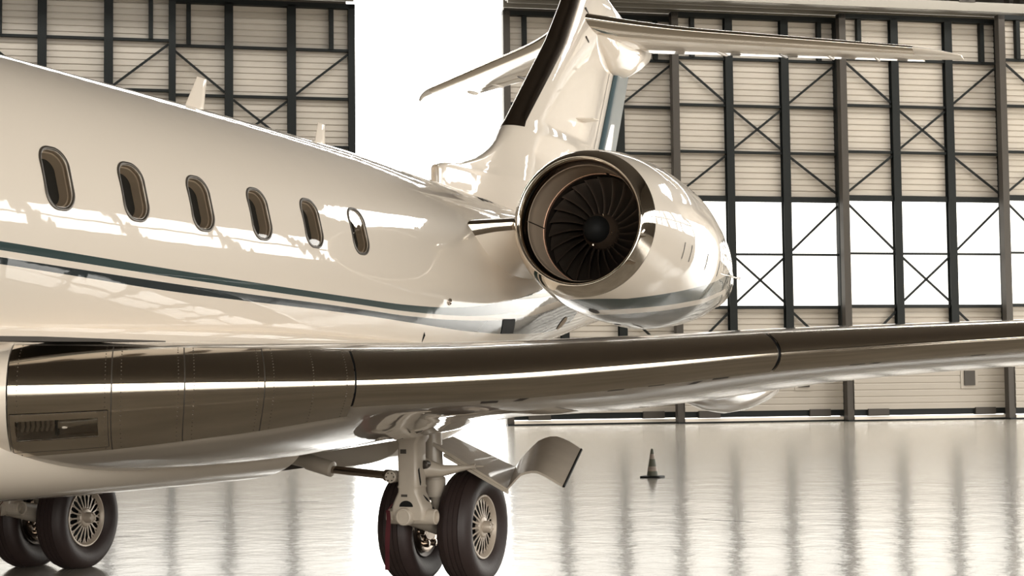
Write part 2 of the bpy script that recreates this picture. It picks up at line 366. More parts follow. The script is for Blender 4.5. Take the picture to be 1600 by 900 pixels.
# portals guide the sky light through the open doorways
def portal(d, n, z, sx, sz, sgn):
    pl = bpy.data.lights.new('doorway_daylight', 'AREA'); pl.shape = 'RECTANGLE'; pl.size = sx; pl.size_y = sz
    pl.energy = 1; pl.cycles.is_portal = True
    po = bpy.data.objects.new('doorway_daylight', pl); COL.objects.link(po)
    A_, B_ = (WD*sgn, WN*sgn) if sgn in (1, -1) else (-WN, WD)
    pm = Matrix(((A_[0], 0, B_[0], 0), (A_[1], 0, B_[1], 0), (0, 1, 0, 0), (0, 0, 0, 1)))
    po.matrix_world = Matrix.Translation(Vector(WP(d, n, z))) @ pm
portal(10.92, NF+0.1, 8.8, 6.3, 17.6, 1)
portal(DR2+0.25, 33.5, BZT/2, 27, BZT, 2)
portal((NO0+NO1)/2, NN-0.2, NOZ/2, NO1-NO0, NOZ, -1)

# ================================================================== JET
JET = empty('business_jet')
tag(JET, 'white twin engine business jet with two dark teal stripes along its side', 'aircraft')
FY = [-15.6, -15.3, -14.6, -13.6, -12.4, -11, -9.5, -4, -1, 1, 2.5, 4, 5, 6, 7, 8, 9, 10, 11, 12, 13, 13.6]
FW = [.02, .25, .55, .86, 1.1, 1.27, 1.345, 1.345, 1.345, 1.345, 1.325, 1.27, 1.21, 1.13, 1.03, .91, .78, .64, .5, .36, .2, .06]
FT = [2.12, 2.35, 2.65, 3.05, 3.6, 3.95, 4.06, 4.06, 4.058, 4.04, 3.99, 3.93, 3.88, 3.83, 3.78, 3.73, 3.67, 3.60, 3.53, 3.45, 3.36, 3.3]
FB = [2.08, 1.85, 1.65, 1.5, 1.42, 1.38, 1.37, 1.37, 1.37, 1.37, 1.43, 1.62, 1.84, 2.04, 2.2, 2.36, 2.5, 2.63, 2.78, 2.95, 3.12, 3.22]
def fsec(y):
    w_ = float(pch(y, FY, FW)); t = float(pch(y, FY, FT)); b = float(pch(y, FY, FB)); return w_, (t+b)/2, (t-b)/2
def fx(y, z, off=0.0):
    w_, zc, h = fsec(y); return (w_+off)*math.sqrt(max(0, 1-((z-zc)/(h+off))**2))
def fnorm(y, z):
    x = fx(y, z); w_, zc, h = fsec(y); n = np.array([x/w_**2, 0, (z-zc)/h**2]); return n/np.linalg.norm(n)
# livery stripes: (y, top) / (y, bottom)
SA_T = ([-15, -4.9, -2.97, -.18, .78, 1.3, 2.02, 2.5, 3.12, 3.6, 4.28, 5.2], [2.86, 2.568, 2.506, 2.432, 2.414, 2.416, 2.441, 2.474, 2.543, 2.598, 2.715, 2.9])
SA_B = ([-15, -4.9, -2.95, -.16, .81, 1.52, 2.07, 2.56, 3.18, 3.9, 4.74, 5.6], [2.81, 2.515, 2.452, 2.38, 2.355, 2.351, 2.358, 2.376, 2.415, 2.48, 2.585, 2.73])
SB_T = ([-15, -4.9, -2.93, -.14, .83, 1.55, 2.34, 3.22, 3.96, 5.07, 6.2], [2.75, 2.473, 2.408, 2.343, 2.315, 2.309, 2.32, 2.355, 2.412, 2.548, 2.74])
SB_B = ([-15, -4.88, -2.91, -.11, .87, 1.6, 2.43, 3.11, 3.88, 5.07, 5.6, 6.4], [2.7, 2.431, 2.352, 2.293, 2.26, 2.234, 2.213, 2.211, 2.228, 2.271, 2.312, 2.45])
ys = np.concatenate([np.linspace(-15.6, -9.5, 24), np.linspace(-9.3, 7, 110), np.linspace(7.2, 13.6, 24)])
NS = 192
mb = MB()
rings = []
for y in ys:
    w_, zc, h = fsec(y)
    rings.append([(w_*math.cos(a), y, zc+h*math.sin(a)) for a in np.linspace(0, 2*math.pi, NS, endpoint=False)])
mb.loft(rings)
V = np.array(mb.v)
endA = np.where(V[:, 1] < 5.3, 0, -1); endB = np.where(V[:, 1] < 6.3, 0, -1)
FUS = mb.build('fuselage', M['livery'], JET, sharp=60, attrs={'upper_top': pch(V[:, 1], *SA_T)-V[:, 2]+endA, 'upper_bottom': V[:, 2]-pch(V[:, 1], *SA_B)+endA,
    'lower_top': pch(V[:, 1], *SB_T)-V[:, 2]+endB, 'lower_bottom': V[:, 2]-pch(V[:, 1], *SB_B)+endB})

# ---- cabin windows
WY = [-4.32 + 0.8345*i for i in range(6)]; WZ = 3.022
def rrect(hw, hh, rad, n=8):
    out = []
    for cx_, cy_, a0 in ((hw-rad, hh-rad, 0), (-hw+rad, hh-rad, 90), (-hw+rad, -hh+rad, 180), (hw-rad, -hh+rad, 270)):
        for i in range(n+1):
            a = math.radians(a0+90*i/n); out.append((cx_+rad*math.cos(a), cy_+rad*math.sin(a)))
    return out
def onfus(dy, dz, yc, off, s=1):
    """rounded rectangle coordinates laid on the cabin wall (dz measured along the wall)"""
    w_, zc, h = fsec(yc); th = math.asin((WZ-zc)/h) + dz/1.345
    return (s*(w_+off)*math.cos(th), yc+dy, zc+(h+off)*math.sin(th))
cut = MB()
for s in (1, -1):
    for yc in WY:
        o_ = [onfus(a, b, yc, 0.03, s) for a, b in rrect(0.128, 0.192, 0.105)]
        i_ = [onfus(a, b, yc, -0.17, s) for a, b in rrect(0.128, 0.192, 0.105)]
        cut.loft([o_, i_])
cutter = cut.build('cutter', M['reveal'], None, smooth=False)
boolean(FUS, cutter)
FUS.data.materials.clear(); FUS.data.materials.append(M['livery'])
for s in (1, -1):
    for yc in WY:
        mb = MB()
        prof = [(0.152, 0.217, 0.125, 0.0), (0.151, 0.216, 0.125, 0.006), (0.140, 0.205, 0.115, 0.009), (0.131, 0.196, 0.108, 0.005), (0.1275, 0.1915, 0.1045, -0.004)]
        mb.loft([[onfus(a, b, yc, of, s) for a, b in rrect(hw, hh, rd)] for hw, hh, rd, of in prof], False, False)
        Wn = mb.build('cabin_window', M['frame'], JET, sharp=60)
        mb = MB(); mb.loft([[onfus(a, b, yc, of, s) for a, b in rrect(hw, hh, rd)] for hw, hh, rd, of in [(0.1272, 0.1912, 0.104, -0.004), (0.1272, 0.1912, 0.104, -0.028), (0.118, 0.182, 0.096, -0.032), (0.104, 0.169, 0.085, -0.085)]], False, False)
        mb.build('window_reveal', M['reveal'], Wn)
        mb = MB(); mb.loft([[onfus(a*q, b*q, yc, -0.0855, s) for a, b in rrect(0.118, 0.182, 0.096)] for q in (1, .6, .2)], False, True)
        mb.build('window_shade', M['cabin'], Wn)  # black sheet close behind the glass, painted for the unlit cabin
        mb = MB(); mb.loft([[onfus(a*q, b*q, yc, -0.006, s) for a, b in rrect(0.1274, 0.1914, 0.104)] for q in (1, .7, .4, .1)], False, True)
        mb.build('window_pane', M['glass'], Wn)

# ---- belly fairing
BY = [-7.6, -7.0, -6.0, -5.0, -3.0, -1.3, 1.0, 2.5, 4.0, 4.9]
BW = [0.95, 1.22, 1.33, 1.355, 1.43, 1.50, 1.42, 1.22, 0.85, 0.45]
BB = [1.38, 1.22, 1.02, 0.945, 0.905, 0.90, 0.93, 1.1, 1.42, 1.66]
def bring(y, off=0.0, n=96, ex=2.6):
    w_ = float(pch(y, BY, BW))+off; b = float(pch(y, BY, BB))-off; zc = 1.66
    out = []
    for a in np.linspace(0, 2*math.pi, n, endpoint=False):
        c, s_ = math.cos(a), math.sin(a); h = (0.62 if s_ > 0 else zc-b); ex = 2.6 if s_ > 0 else 4.2
        out.append((w_*math.copysign(abs(c)**(2/ex), c), y, zc+h*math.copysign(abs(s_)**(2/ex), s_)))
    return out
BEL = MB().loft([bring(y) for y in np.linspace(-7.6, 4.9, 70)]).build('belly_fairing', M['paint'], JET, sharp=50)
cut = MB()
for s in (1, -1):
    pts = [(-1.42, 0), (-1.30, -1), (0.30, -1), (0.18, 0)]
    ring = lambda z: [(s*0.35, -1.30, z), (s*1.9, -1.42, z), (s*1.9, 0.40, z), (s*1.2, 0.60, z), (s*0.35, 0.60, z)]
    cut.loft([ring(0.5), ring(1.32)])
cutter = cut.build('cutter', M['bay'], None, smooth=False); boolean(BEL, cutter)
BEL.data.materials.clear(); BEL.data.materials.append(M['paint']); BEL.data.materials.append(M['bay'])
for pg in BEL.data.polygons:
    c_ = pg.center
    if (abs(c_.z-1.32) < 1e-3 and abs(c_.x) > 0.3) or (abs(abs(c_.x)-0.35) < 1e-3 and -1.4 < c_.y < 0.65 and c_.z < 1.33): pg.material_index = 1

# ---- wing
WX = [0.9, 1.62, 2.45, 3.29, 4.07, 4.61, 5.53, 6.95, 9.0, 14.1]
W_TOP = [1.98, 1.97, 1.95, 1.95, 1.972, 1.995, 2.04, 2.088, 2.18, 2.42]
W_BOT = [1.08, 1.13, 1.25, 1.43, 1.47, 1.53, 1.662, 1.778, 1.92, 2.28]
W_LE = [1.665, 1.669, 1.68, 1.688, 1.72, 1.762, 1.845, 1.945, 2.06, 2.36]
W_CH = [6.9, 6.3, 5.6, 5.0, 4.45, 4.1, 3.65, 3.15, 2.6, 1.3]
INC = math.radians(2.0)
def wing_par(x):
    yl = -5.2 + 0.7265*(x-1.6); c_ = float(pch(x, WX, W_CH)); t = float(pch(x, WX, W_TOP)); b = float(pch(x, WX, W_BOT))
    return yl, c_, (t+b)/2, (t-b)
def nose(x):
    c_ = float(pch(x, WX, W_CH)); zm = (float(pch(x, WX, W_TOP))+float(pch(x, WX, W_BOT)))/2
    return float(pch(x, WX, W_LE))-(zm+0.3*c_*math.sin(INC))
def wpt(x, u, off=0.0):
    """u<0 upper surface, u>0 lower; chord fraction = u*u"""
    yl, c_, zm, t = wing_par(x); q = u*u; e_n = nose(x)
    h = 5*(t/c_)*(0.2969*abs(u)-0.1260*q-0.3516*q*q+0.2843*q**3-0.1036*q**4)*c_
    # outward normal (numerical)
    z = h if u < 0 else -h
    yy, zz = q*c_, z + e_n*max(0, 1-q/0.3)**2
    if off:
        e = 1e-3
        def raw(uu):
            qq = uu*uu; hh = 5*(t/c_)*(0.2969*abs(uu)-0.1260*qq-0.3516*qq*qq+0.2843*qq**3-0.1036*qq**4)*c_
            return np.array([qq*c_, (hh if uu < 0 else -hh)+e_n*max(0, 1-qq/0.3)**2])
        tg = raw(u+e)-raw(u-e); nn = np.array([-tg[1], tg[0]])*-1
        nn = np.array([tg[1], -tg[0]]); nn /= np.linalg.norm(nn)
        if nn@(raw(u)-np.array([0.3*c_, 0])) < 0: nn = -nn
        yy += nn[0]*off; zz += nn[1]*off
    zle = zm + 0.3*c_*math.sin(INC)
    return (x, yl + yy*math.cos(INC) + zz*math.sin(INC), zle + zz*math.cos(INC) - yy*math.sin(INC))
UU, UL_IN, UL_OUT = -math.sqrt(0.085), math.sqrt(0.115), math.sqrt(0.048)
def ulin(x): return math.sqrt(float(lin(x, [1.6, 3.28], [0.115, 0.096])))
def wing(mir):
    xs = list(np.linspace(0.9, 2.95, 12))+list(np.linspace(2.97, 3.32, 18))+list(np.linspace(3.36, 14.1, 50))
    us = list(np.linspace(-1, UU, 30))+list(np.linspace(UU, UL_OUT, 20)[1:])+list(np.linspace(UL_OUT, UL_IN, 8)[1:])+list(np.linspace(UL_IN, 1, 28)[1:])
    rings = []
    for x in xs:
        c_ = wing_par(x)[1]
        rings.append([wpt(x, u, (-0.13 if 1.58 < x < 2.3 and UU+.02 < u < UL_IN-.02 else -0.012) if UU < u < UL_OUT-1e-6 or (UL_OUT <= u+1e-6 < UL_IN and x+0.4755*u*u*c_ < 3.279) else 0.0) for u in us])
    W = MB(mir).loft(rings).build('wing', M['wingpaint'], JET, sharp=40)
    return W
WING = wing(False); wing(True)
XS_PANEL = [1.62, 2.10, 2.445, 2.83, 3.275]       # fixed leading edge panels
def pw(x, u, off=0.0):
    # ribs run square to the leading edge
    return wpt(x-0.4755*u*u*wing_par(x)[1], u, off)
def le_ring(x, off, ul): return [pw(x, u, off) for u in np.linspace(UU, ul, 40)]+[pw(x, u, -0.03) for u in np.linspace(ul, UU, 10)]
def rivets(mb, line, r=0.0042):
    for x, u in line:
        p = np.array(pw(x, u, 0.0008)); a = np.array(pw(x, u, 0.003)); mb.tube([p, a], [r, r*0.7], 6)
for mir in (False, True):
    for i in range(4):
        a, b = XS_PANEL[i], XS_PANEL[i+1]
        mb = MB(mir); mb.loft([le_ring(x, 0.0, ulin(x)) for x in np.linspace(a+0.003, b-0.003, 8)])
        P_ = mb.build('leading_edge_panel', M['chrome'], JET, sharp=50)
        if not mir:
            mb = MB()
            for xx in ((a+0.045, b-0.03) if i < 3 else (a+0.045, a+0.24, b-0.04)): rivets(mb, [(xx, u) for u in np.linspace(UU*0.98, ulin(xx)*0.97, 26)])
            if i == 0: rivets(mb, [(x, 0.125) for x in np.linspace(a+0.03, b-0.03, 12)])
            tag(mb.build('rivets', M['rivet'], P_), kind='stuff')
        if i == 0 and not mir:
            LEP = P_
    for a, b in ((3.283, 5.515), (5.535, 9.8), (9.82, 13.9)):
        MB(mir).loft([le_ring(x, 0.004, UL_OUT) for x in np.linspace(a, b, 30)]).build('slat', M['chrome'], JET, sharp=50)
    if not mir:
        for xx in (3.279, 5.525):
            mb = MB()
            mb.loft([[pw(xx-0.006, u, -0.003), pw(xx+0.006, u, -0.003), pw(xx+0.006, u, -0.02), pw(xx-0.006, u, -0.02)] for u in np.linspace(UU, UL_OUT, 40)])
            mb.build('slat_gap_seal', M['black'], JET)
for xx in XS_PANEL[1:4]:
    mb = MB(); mb.loft([[pw(xx-.0028, u, .0012), pw(xx+.0028, u, .0012), pw(xx+.0028, u, -.006), pw(xx-.0028, u, -.006)] for u in np.linspace(UU, ulin(xx), 40)])
    mb.build('panel_seam', M['seam'], JET)
MB().loft([[pw(x, u, .003) for u in np.linspace(-.5, .55, 50)]+[pw(x, u, -.05) for u in np.linspace(.5, -.45, 12)] for x in np.linspace(1.2, 1.617, 6)]).build('wing_root_fairing', M['paint'], JET, sharp=50)
# landing light let into the inner leading edge panel
cut = MB()
def u_at(x, z):
    us = np.linspace(0.02, 0.35, 400); zz = [pw(x, u)[2] for u in us]
    return float(us[int(np.argmin(np.abs(np.array(zz)-z)))])
LX0, LX1, LU0, LU1 = 1.655, 2.04, u_at(1.85, 1.485), u_at(1.85, 1.365)
rg = lambda off: [pw(LX0, LU0, off), pw(LX1, LU0, off), pw(LX1, LU1, off), pw(LX0, LU1, off)]
cut.loft([rg(0.03), rg(-0.06)])
boolean(LEP, cut.build('cutter', M['seam'], None, smooth=False))
LEP.data.materials.clear(); LEP.data.materials.append(M['chrome'])
def patch(mb, x0, x1, ua, ub, off, n=6):
    mb.add([pw(x, u, off) for x in np.linspace(x0, x1, n) for u in np.linspace(ua, ub, n)], [(i*n+j, (i+1)*n+j, (i+1)*n+j+1, i*n+j+1) for i in range(n-1) for j in range(n-1)])
mb = MB(); FXa, FXb, FUa, FUb = 1.632, 2.085, u_at(1.85, 1.525), u_at(1.85, 1.295)
for x0, x1, a, b in ((FXa, LX0, FUa, FUb), (LX1, FXb, FUa, FUb), (LX0, LX1, FUa, LU0), (LX0, LX1, LU1, FUb)): patch(mb, x0, x1, a, b, 0.0025)
LL = mb.build('landing_light', M['chrome'], JET)
mb = MB()
for x0, x1, a, b in ((FXa-.004, FXa, FUa, FUb), (FXb, FXb+.004, FUa, FUb), (FXa, FXb, FUa-.003, FUa), (FXa, FXb, FUb, FUb+.003)): patch(mb, x0, x1, a, b, 0.003)
mb.build('seam', M['seam'], LL)
mb = MB(); patch(mb, LX0+.002, LX1-.002, LU0, LU1, -0.002); mb.build('lens', M['lampglass'], LL)
mb = MB(); mb.loft([rg(-.004), rg(-.095)], False, True); mb.build('lamp_housing', M['lamp'], LL)
um = (LU0+LU1)/2; ud = (LU1-LU0)/2
for k_ in range(7):
    xx = 1.672+0.0235*k_; MB().tube([pw(xx, um+ud*.75, -0.05), pw(xx+0.012, um, -0.03), pw(xx+0.004, um-ud*.75, -0.05)], 0.0105, 8).build('lamp_ring', M['lamp'], LL)
MB().tube([pw(1.845, um-.003, -0.055), pw(1.87, um-.003, -0.05), pw(1.97, um-.006, -0.045), pw(2.034, um-.008, -0.055)], [0.046, 0.048, 0.03, 0.044], 18).build('reflector', M['lamp'], LL)
MB().tube([pw(1.84, LU0, -0.03), pw(1.84, LU1, -0.03)], 0.012, 8).build('lamp_divider', M['seam'], LL)
# small hatches under the slats
for xc, u0_, u1_, sk in ((3.95, .235, .26, 0), (4.12, .225, .255, 0.03), (4.62, .226, .236, 0.0), (4.84, .222, .232, 0.0), (5.07, .24, .27, .03), (5.2, .225, .245, 0), (5.98, .22, .235, 0), (6.1, .22, .24, .02), (6.7, .225, .237, 0)):
    mb = MB(); wdt = 0.09 if sk == 0 else 0.05
    mb.add([pw(xc+sk, u0_, .002), pw(xc+wdt+sk, u0_, .002), pw(xc+wdt, u1_, .002), pw(xc, u1_, .002)], [(0, 1, 2, 3)])
    mb.build('slat_track_slot', M['seam'], WING)
# flap track fairing
def pod(mb, x, y0, y1, zt, prof, n=24):
    rings = []
    for f_, w_, d_ in prof:
        y = y0+(y1-y0)*f_
        rings.append([(x+w_*math.cos(a), y, zt(f_)-d_*0.5+d_*0.5*math.sin(a) if False else zt(f_)+(d_*math.sin(a) if math.sin(a) < 0 else 0.12*math.sin(a))) for a in np.linspace(0, 2*math.pi, n, endpoint=False)])
    mb.loft(rings)
for mir in (False, True):
    for x, y0, y1, za, zb, lab in ((4.2, -0.35, 3.2, 1.62, 1.62, 'a'), (8.3, 1.6, 4.4, 2.05, 2.05, 'b')):
        mb = MB(mir); pod(mb, x, y0, y1, lambda f_: za+(zb-za)*f_, [(0, .01, .01), (.04, .05, .06), (.12, .1, .12), (.25, .15, .185), (.42, .18, .225), (.6, .18, .21), (.78, .15, .155), (.9, .1, .1), (.97, .05, .06), (1, .01, .02)])
        mb.build('flap_track_fairing', M['wingpaint'], JET, sharp=60)

# ---- fin
def ring_foil(z, y0, y1, H, n=26, nose=0.5, x0=0.0, cut0=0.0, cut1=1.0, off=0.0):
    """symmetric section in a horizontal plane; H = half thickness; blunt nose"""
    f_ = [cut0+(cut1-cut0)*0.5*(1-math.cos(math.pi*i/n)) for i in range(n+1)]
    def th(q):
        return H*min(1, (q/0.32)**nose if q < 0.32 else 1)*(1 if q < 0.4 else max(0.02, 1-((q-0.4)/0.6)**1.6)) if True else 0
    def h(q):
        q = max(q, 0.0); a = 2.969*math.sqrt(q)-1.260*q-3.516*q*q+2.843*q**3-1.036*q**4
        return H*a*1.0
    c_ = y1-y0
    up_ = [(x0+h(q)+off, y0+c_*q-off*(1-q)*(1 if q < .02 else 0), z) for q in f_]; dn = [(x0-h(q)-off, y0+c_*q-off*(1 if q < .02 else 0), z) for q in f_]
    return up_[::-1]+dn[1:] if cut0 == 0 else up_[::-1]+dn
FZ = [3.70, 3.90, 4.00, 4.11, 4.19, 4.235, 4.26, 4.275, 4.30, 4.37, 4.43, 4.51, 4.60, 4.705, 4.85, 5.0, 5.57, 6.38, 6.98, 7.2, 7.4, 7.52]
FLE = [4.32, 4.29, 4.28, 4.275, 4.29, 4.36, 4.48, 4.65, 4.85, 5.17, 5.42, 5.66, 5.88, 6.07, 6.27, 6.43, 7.07, 7.98, 8.52, 8.69, 8.86, 9.0]
def fin_te(z): return min(10.0+(z-5.17)*0.60, 11.30-(z-7.267)*4.2)
def fin_h(z): return float(lin(z, [3.7, 4.2, 4.6, 5.2, 7.5], [0.34, 0.30, 0.235, 0.20, 0.14]))
zs = np.concatenate([[3.7, 3.9, 4.0, 4.11, 4.19, 4.235, 4.26, 4.275, 4.30, 4.335, 4.37, 4.43, 4.47, 4.51, 4.55], np.linspace(4.6, 7.52, 40)])
# long thin dorsal rows: keep the fin thickness behind, slender ridge in front
def fin_ring(z, cut0=0.0, cut1=1.0, off=0.0):
    y0 = float(lin(z, FZ, FLE)); yt = fin_te(z); y_main = 6.43+(z-5.0)*1.07 if z < 5 else y0; H = fin_h(z); n = 44
    out = []
    qs = [cut0+(cut1-cut0)*(0.5*(1-math.cos(math.pi*i/n)))**1.15 for i in range(n+1)]
    def h(y):
        q = (y-y_main)/(yt-y_main); hm = 0
        if q > 0: hm = H*(2.969*math.sqrt(q)-1.260*q-3.516*q*q+2.843*q**3-1.036*q**4)*(1 if q < .5 else 1)
        t = (y-y0)
        hd = 0
        if z < 5 and t >= 0:
            lim = 0.062+0.10*min(1, t/2.2); hd = lim*math.sqrt(min(1, t/0.10)*(2-min(1, t/0.10))) if t < 0.1 else lim
            hd *= max(0, 1-max(0, (y-8.0)/3))
        return max(hm, hd) + 0.25*min(hm, hd) if z < 5 else hm
    ysr = [y0+(yt-y0)*q for q in qs]
    A = [(h(y)+off, y-off*(y == y0), z) for y in ysr]; B = [(-h(y)-off, y-off*(y == y0), z) for y in ysr]
    return A[::-1]+B[1:] if cut0 == 0 else A[::-1]+B
FIN = MB().loft([fin_ring(z) for z in zs]).build('vertical_fin', M['paint'], JET, sharp=50)
# polished leading edge strip
rings = []
for z in np.linspace(4.97, 7.5, 30):
    y0 = float(lin(z, FZ, FLE)); yt = fin_te(z); fr = float(lin(z, [4.97, 7.2], [0.235, 0.37]))/(yt-y0)
    rings.append(fin_ring(z, 0.0, fr, 0.009))
MB().loft(rings).build('fin_leading_edge', M['boot'], JET, sharp=50)
# air intake at the foot of the fin
mb = MB(); q = rrect(0.052, 0.125, 0.05)
mb.loft([[(a, 4.36, 4.09+b) for a, b in q], [(a, 4.262, 4.09+b) for a, b in q], [(a*.86, 4.255, 4.09+b*.92) for a, b in q], [(a*.78, 4.275, 4.09+b*.9) for a, b in q], [(a*.7, 4.34, 4.09+b*.86) for a, b in q]])
mb.build('air_intake', [M['paint']], JET)
mb = MB(); mb.loft([[(a*.72, 4.335, 4.09+b*.87) for a, b in q], [(a*.1, 4.337, 4.09+b*.1) for a, b in q]]); mb.build('intake_duct', M['reveal'], JET)
# rudder
def rud_ring(z):
    y0 = fin_te(z)+0.012; y1 = 10.743+(z-5.193)*0.545; H = 0.045
    return [(H*.5, y0, z), (H, y0+.04, z), (H*.9, y0+.3*(y1-y0), z), (0.008, y1, z), (-0.008, y1, z), (-H*.9, y0+.3*(y1-y0), z), (-H, y0+.04, z), (-H*.5, y0, z)]
MB().loft([rud_ring(z) for z in np.linspace(3.75, 6.62, 12)]).build('rudder', M['teal'], JET, sharp=40)
for s_ in (1,):
    rows = []
    for z in np.linspace(4.3, 6.3, 12):
        y = fin_te(z)-0.30; y0 = float(lin(z, FZ, FLE)); q = (y-(6.43+(z-5.0)*1.07 if z < 5 else y0))/(fin_te(z)-(6.43+(z-5.0)*1.07 if z < 5 else y0))
        h = fin_h(z)*(2.969*math.sqrt(q)-1.260*q-3.516*q*q+2.843*q**3-1.036*q**4)
        rows.append([(h+.004, y, z), (h+.002, y+.02, z)])
    MB().loft(rows, closed=False).build('rudder_hinge_seam', M['seam'], JET)
for y_, z_ in ((9.05, 7.02), (9.02, 6.60)):
    h_ = fin_h(z_)*.98; MB().hexa([(h_*.80, y_, z_), (h_*.95, y_+.13, z_-.05), (h_*.95, y_+.13, z_-.075), (h_*.80, y_, z_-.025), (h_*1.12, y_, z_), (h_*1.06, y_+.13, z_-.05), (h_*1.06, y_+.13, z_-.075), (h_*1.12, y_, z_-.025)]).build('fin_slot', M['seam'], JET, smooth=False)
# fin tip bullet carrying the tailplane
mb = MB()
BZ = [9.15, 9.3, 9.6, 10.0, 10.5, 11.0, 11.5, 12.0, 12.32, 12.36]
B_b = [6.86, 6.78, 6.63, 6.45, 6.33, 6.34, 6.47, 6.66, 6.84, 6.90]
B_t = [6.92, 6.98, 7.05, 7.12, 7.15, 7.15, 7.12, 7.08, 7.03, 6.98]
B_w = [0.03, 0.12, 0.19, 0.25, 0.28, 0.28, 0.25, 0.18, 0.09, 0.03]
rings = []
for y in np.concatenate([np.linspace(9.15, 9.6, 8), np.linspace(9.7, 12.36, 24)]):
    b_, t_, w_ = float(pch(y, BZ, B_b)), float(pch(y, BZ, B_t)), float(pch(y, BZ, B_w)); zc = (b_+t_)/2; h_ = (t_-b_)/2
    rings.append([(w_*math.cos(a), y, zc+h_*math.sin(a)) for a in np.linspace(0, 2*math.pi, 40, endpoint=False)])
mb.loft(rings); mb.build('bullet_fairing', M['paint'], JET, sharp=60)
mb = MB()
TZ = [8.7, 9.2, 9.8, 10.5, 11.0, 11.35, 11.6]; T_t = [7.1, 7.45, 7.52, 7.40, 7.27, 7.17, 7.0]; T_w = [.02, .09, .13, .14, .12, .08, .02]
rings = []
for y in np.linspace(8.7, 11.6, 24):
    t_, w_ = float(pch(y, TZ, T_t)), float(pch(y, TZ, T_w)); h_ = (t_-6.9)
    rings.append([(w_*math.cos(a), y, 6.9+h_*math.sin(a)) for a in np.linspace(0, 2*math.pi, 32, endpoint=False)])
mb.loft(rings); mb.build('fin_tip_fairing', M['paint'], JET, sharp=60)
# ---- tailplane
def tail_par(x):
    x = abs(x); yl = 9.35+0.868*x-0.58*max(0, 1-x/1.5)**2; ch = float(lin(x, [0, 4.75], [2.15, 0.95]))+0.58*max(0, 1-x/1.5)**2; zl = 6.875-0.016*x; 
    if x > 4.1:
        q = (x-4.1)/0.7; yl += 0.42*q*q; ch = max(0.03, ch-0.42*q*q-0.1*q)
    return yl, ch, zl, 0.105*ch*float(lin(x, [0, 4.1, 4.8], [1, 1, .5]))
def tpt(x, u, off=0.0, lo=-0.02):
    yl, c_, z0, t = tail_par(x); q = u*u
    h = 5*(t/c_)*(0.2969*abs(u)-0.1260*q-0.3516*q*q+0.2843*q**3-0.1036*q**4)*c_ + off
    return (x, yl+q*c_-(off if abs(u) < .05 else 0), z0+(h if u < 0 else -h)+lo*q*c_)
for mir in (False, True):
    xs = list(np.linspace(0.05, 4.1, 24))+list(np.linspace(4.16, 4.74, 12))
    el = math.sqrt(0.72)
    MB(mir).loft([[tpt(x, u) for u in np.linspace(-el, el, 44)] for x in xs]).build('horizontal_stabilizer', M['paint'], JET, sharp=40)
    MB(mir).loft([[tpt(x, u, .003) for u in np.linspace(-.26, .46, 30)]+[tpt(x, u, -.01) for u in np.linspace(.42, -.2, 10)] for x in np.linspace(0.16, 4.12, 24)]).build('stabilizer_leading_edge', M['chrome'], JET, sharp=50)
    for a, b in ((0.32, 2.18), (2.2, 4.15)):
        MB(mir).loft([[tpt(x, u) for u in np.linspace(-1, -el-.012, 8)]+[tpt(x, u) for u in np.linspace(el+.012, 1, 8)] for x in np.linspace(a, b, 8)]).build('elevator', M['paint'], JET, sharp=40)
    for x in (1.35, 2.19, 2.85, 3.5):
        mb = MB(mir); y0, c_, z0, t = tail_par(x)
        pod(mb, x, y0+.60*c_, y0+1.0*c_, lambda f_: z0-.02*c_-0.25*t*(1-f_), [(0, .005, .005), (.15, .018, .03), (.5, .022, .038), (.85, .018, .03), (1, .005, .01)], 14)
        mb.build('elevator_hinge_fairing', M['darkmetal'] if x == 2.19 else M['gearpaint'], JET, sharp=60)

# ---- port engine
EA = np.array([2.4, 2.44, 3.289]); ED = np.array([-0.02, 1, -0.068]); EDn = ED/np.linalg.norm(ED)
ES = [0.0, .03, .12, .19, .35, .8, 1.4, 2.1, 2.9, 3.7, 4.4, 4.9]
ER = [.655, .678, .722, .746, .785, .851, .886, .876, .79, .654, .489, .38]
E1 = np.cross(EDn, [0, 0, 1]); E1 /= np.linalg.norm(E1); E2 = np.cross(E1, EDn)
def ep(s, r, ang): return EA + ED*s + r*(math.cos(ang)*E1 + math.sin(ang)*E2)
mb = MB(); sv = np.concatenate([np.linspace(0.193, 1.2, 26), np.linspace(1.25, 4.9, 50)]); NSEG = 160
mb.loft([[ep(s, float(pch(s, ES, ER)), a) for a in np.linspace(0, 2*math.pi, NSEG, endpoint=False)] for s in sv], False, False)
sat = []; sab = []; sbt = []; sbb = []
N_AT = ([0.1, .5, .98, 1.63, 2.52, 3.4], [-.77, -.737, -.643, -.51, -.315, -.10]); N_AB = ([.1, .75, 1.4, 2.3, 3.4], [-.9, -.812, -.706, -.54, -.30])
N_BT = ([.1, .93, 1.55, 2.4, 3.4], [-.95, -.842, -.742, -.585, -.36])
for s in sv:
    for a in np.linspace(0, 2*math.pi, NSEG, endpoint=False):
        h = float(pch(s, ES, ER))*math.sin(a); sat.append(lin(s, *N_AT)-h); sab.append(h-lin(s, *N_AB)); sbt.append(lin(s, *N_BT)-h); sbb.append(1.0)
NAC = mb.build('engine_nacelle', M['livery'], JET, attrs={'upper_top': sat, 'upper_bottom': sab, 'lower_top': sbt, 'lower_bottom': sbb}, sharp=60)
lip = [(.19, .746), (.15, .735), (.12, .722), (.07, .703), (.03, .678), (.008, .663), (0, .652), (.004, .640), (.02, .626), (.05, .612), (.09, .601), (.13, .594), (.16, .591)]
MB().loft([[ep(s, r, a) for a in np.linspace(0, 2*math.pi, 128, endpoint=False)] for s, r in lip], False, False).build('inlet_lip', M['lipchrome'], NAC, sharp=60)
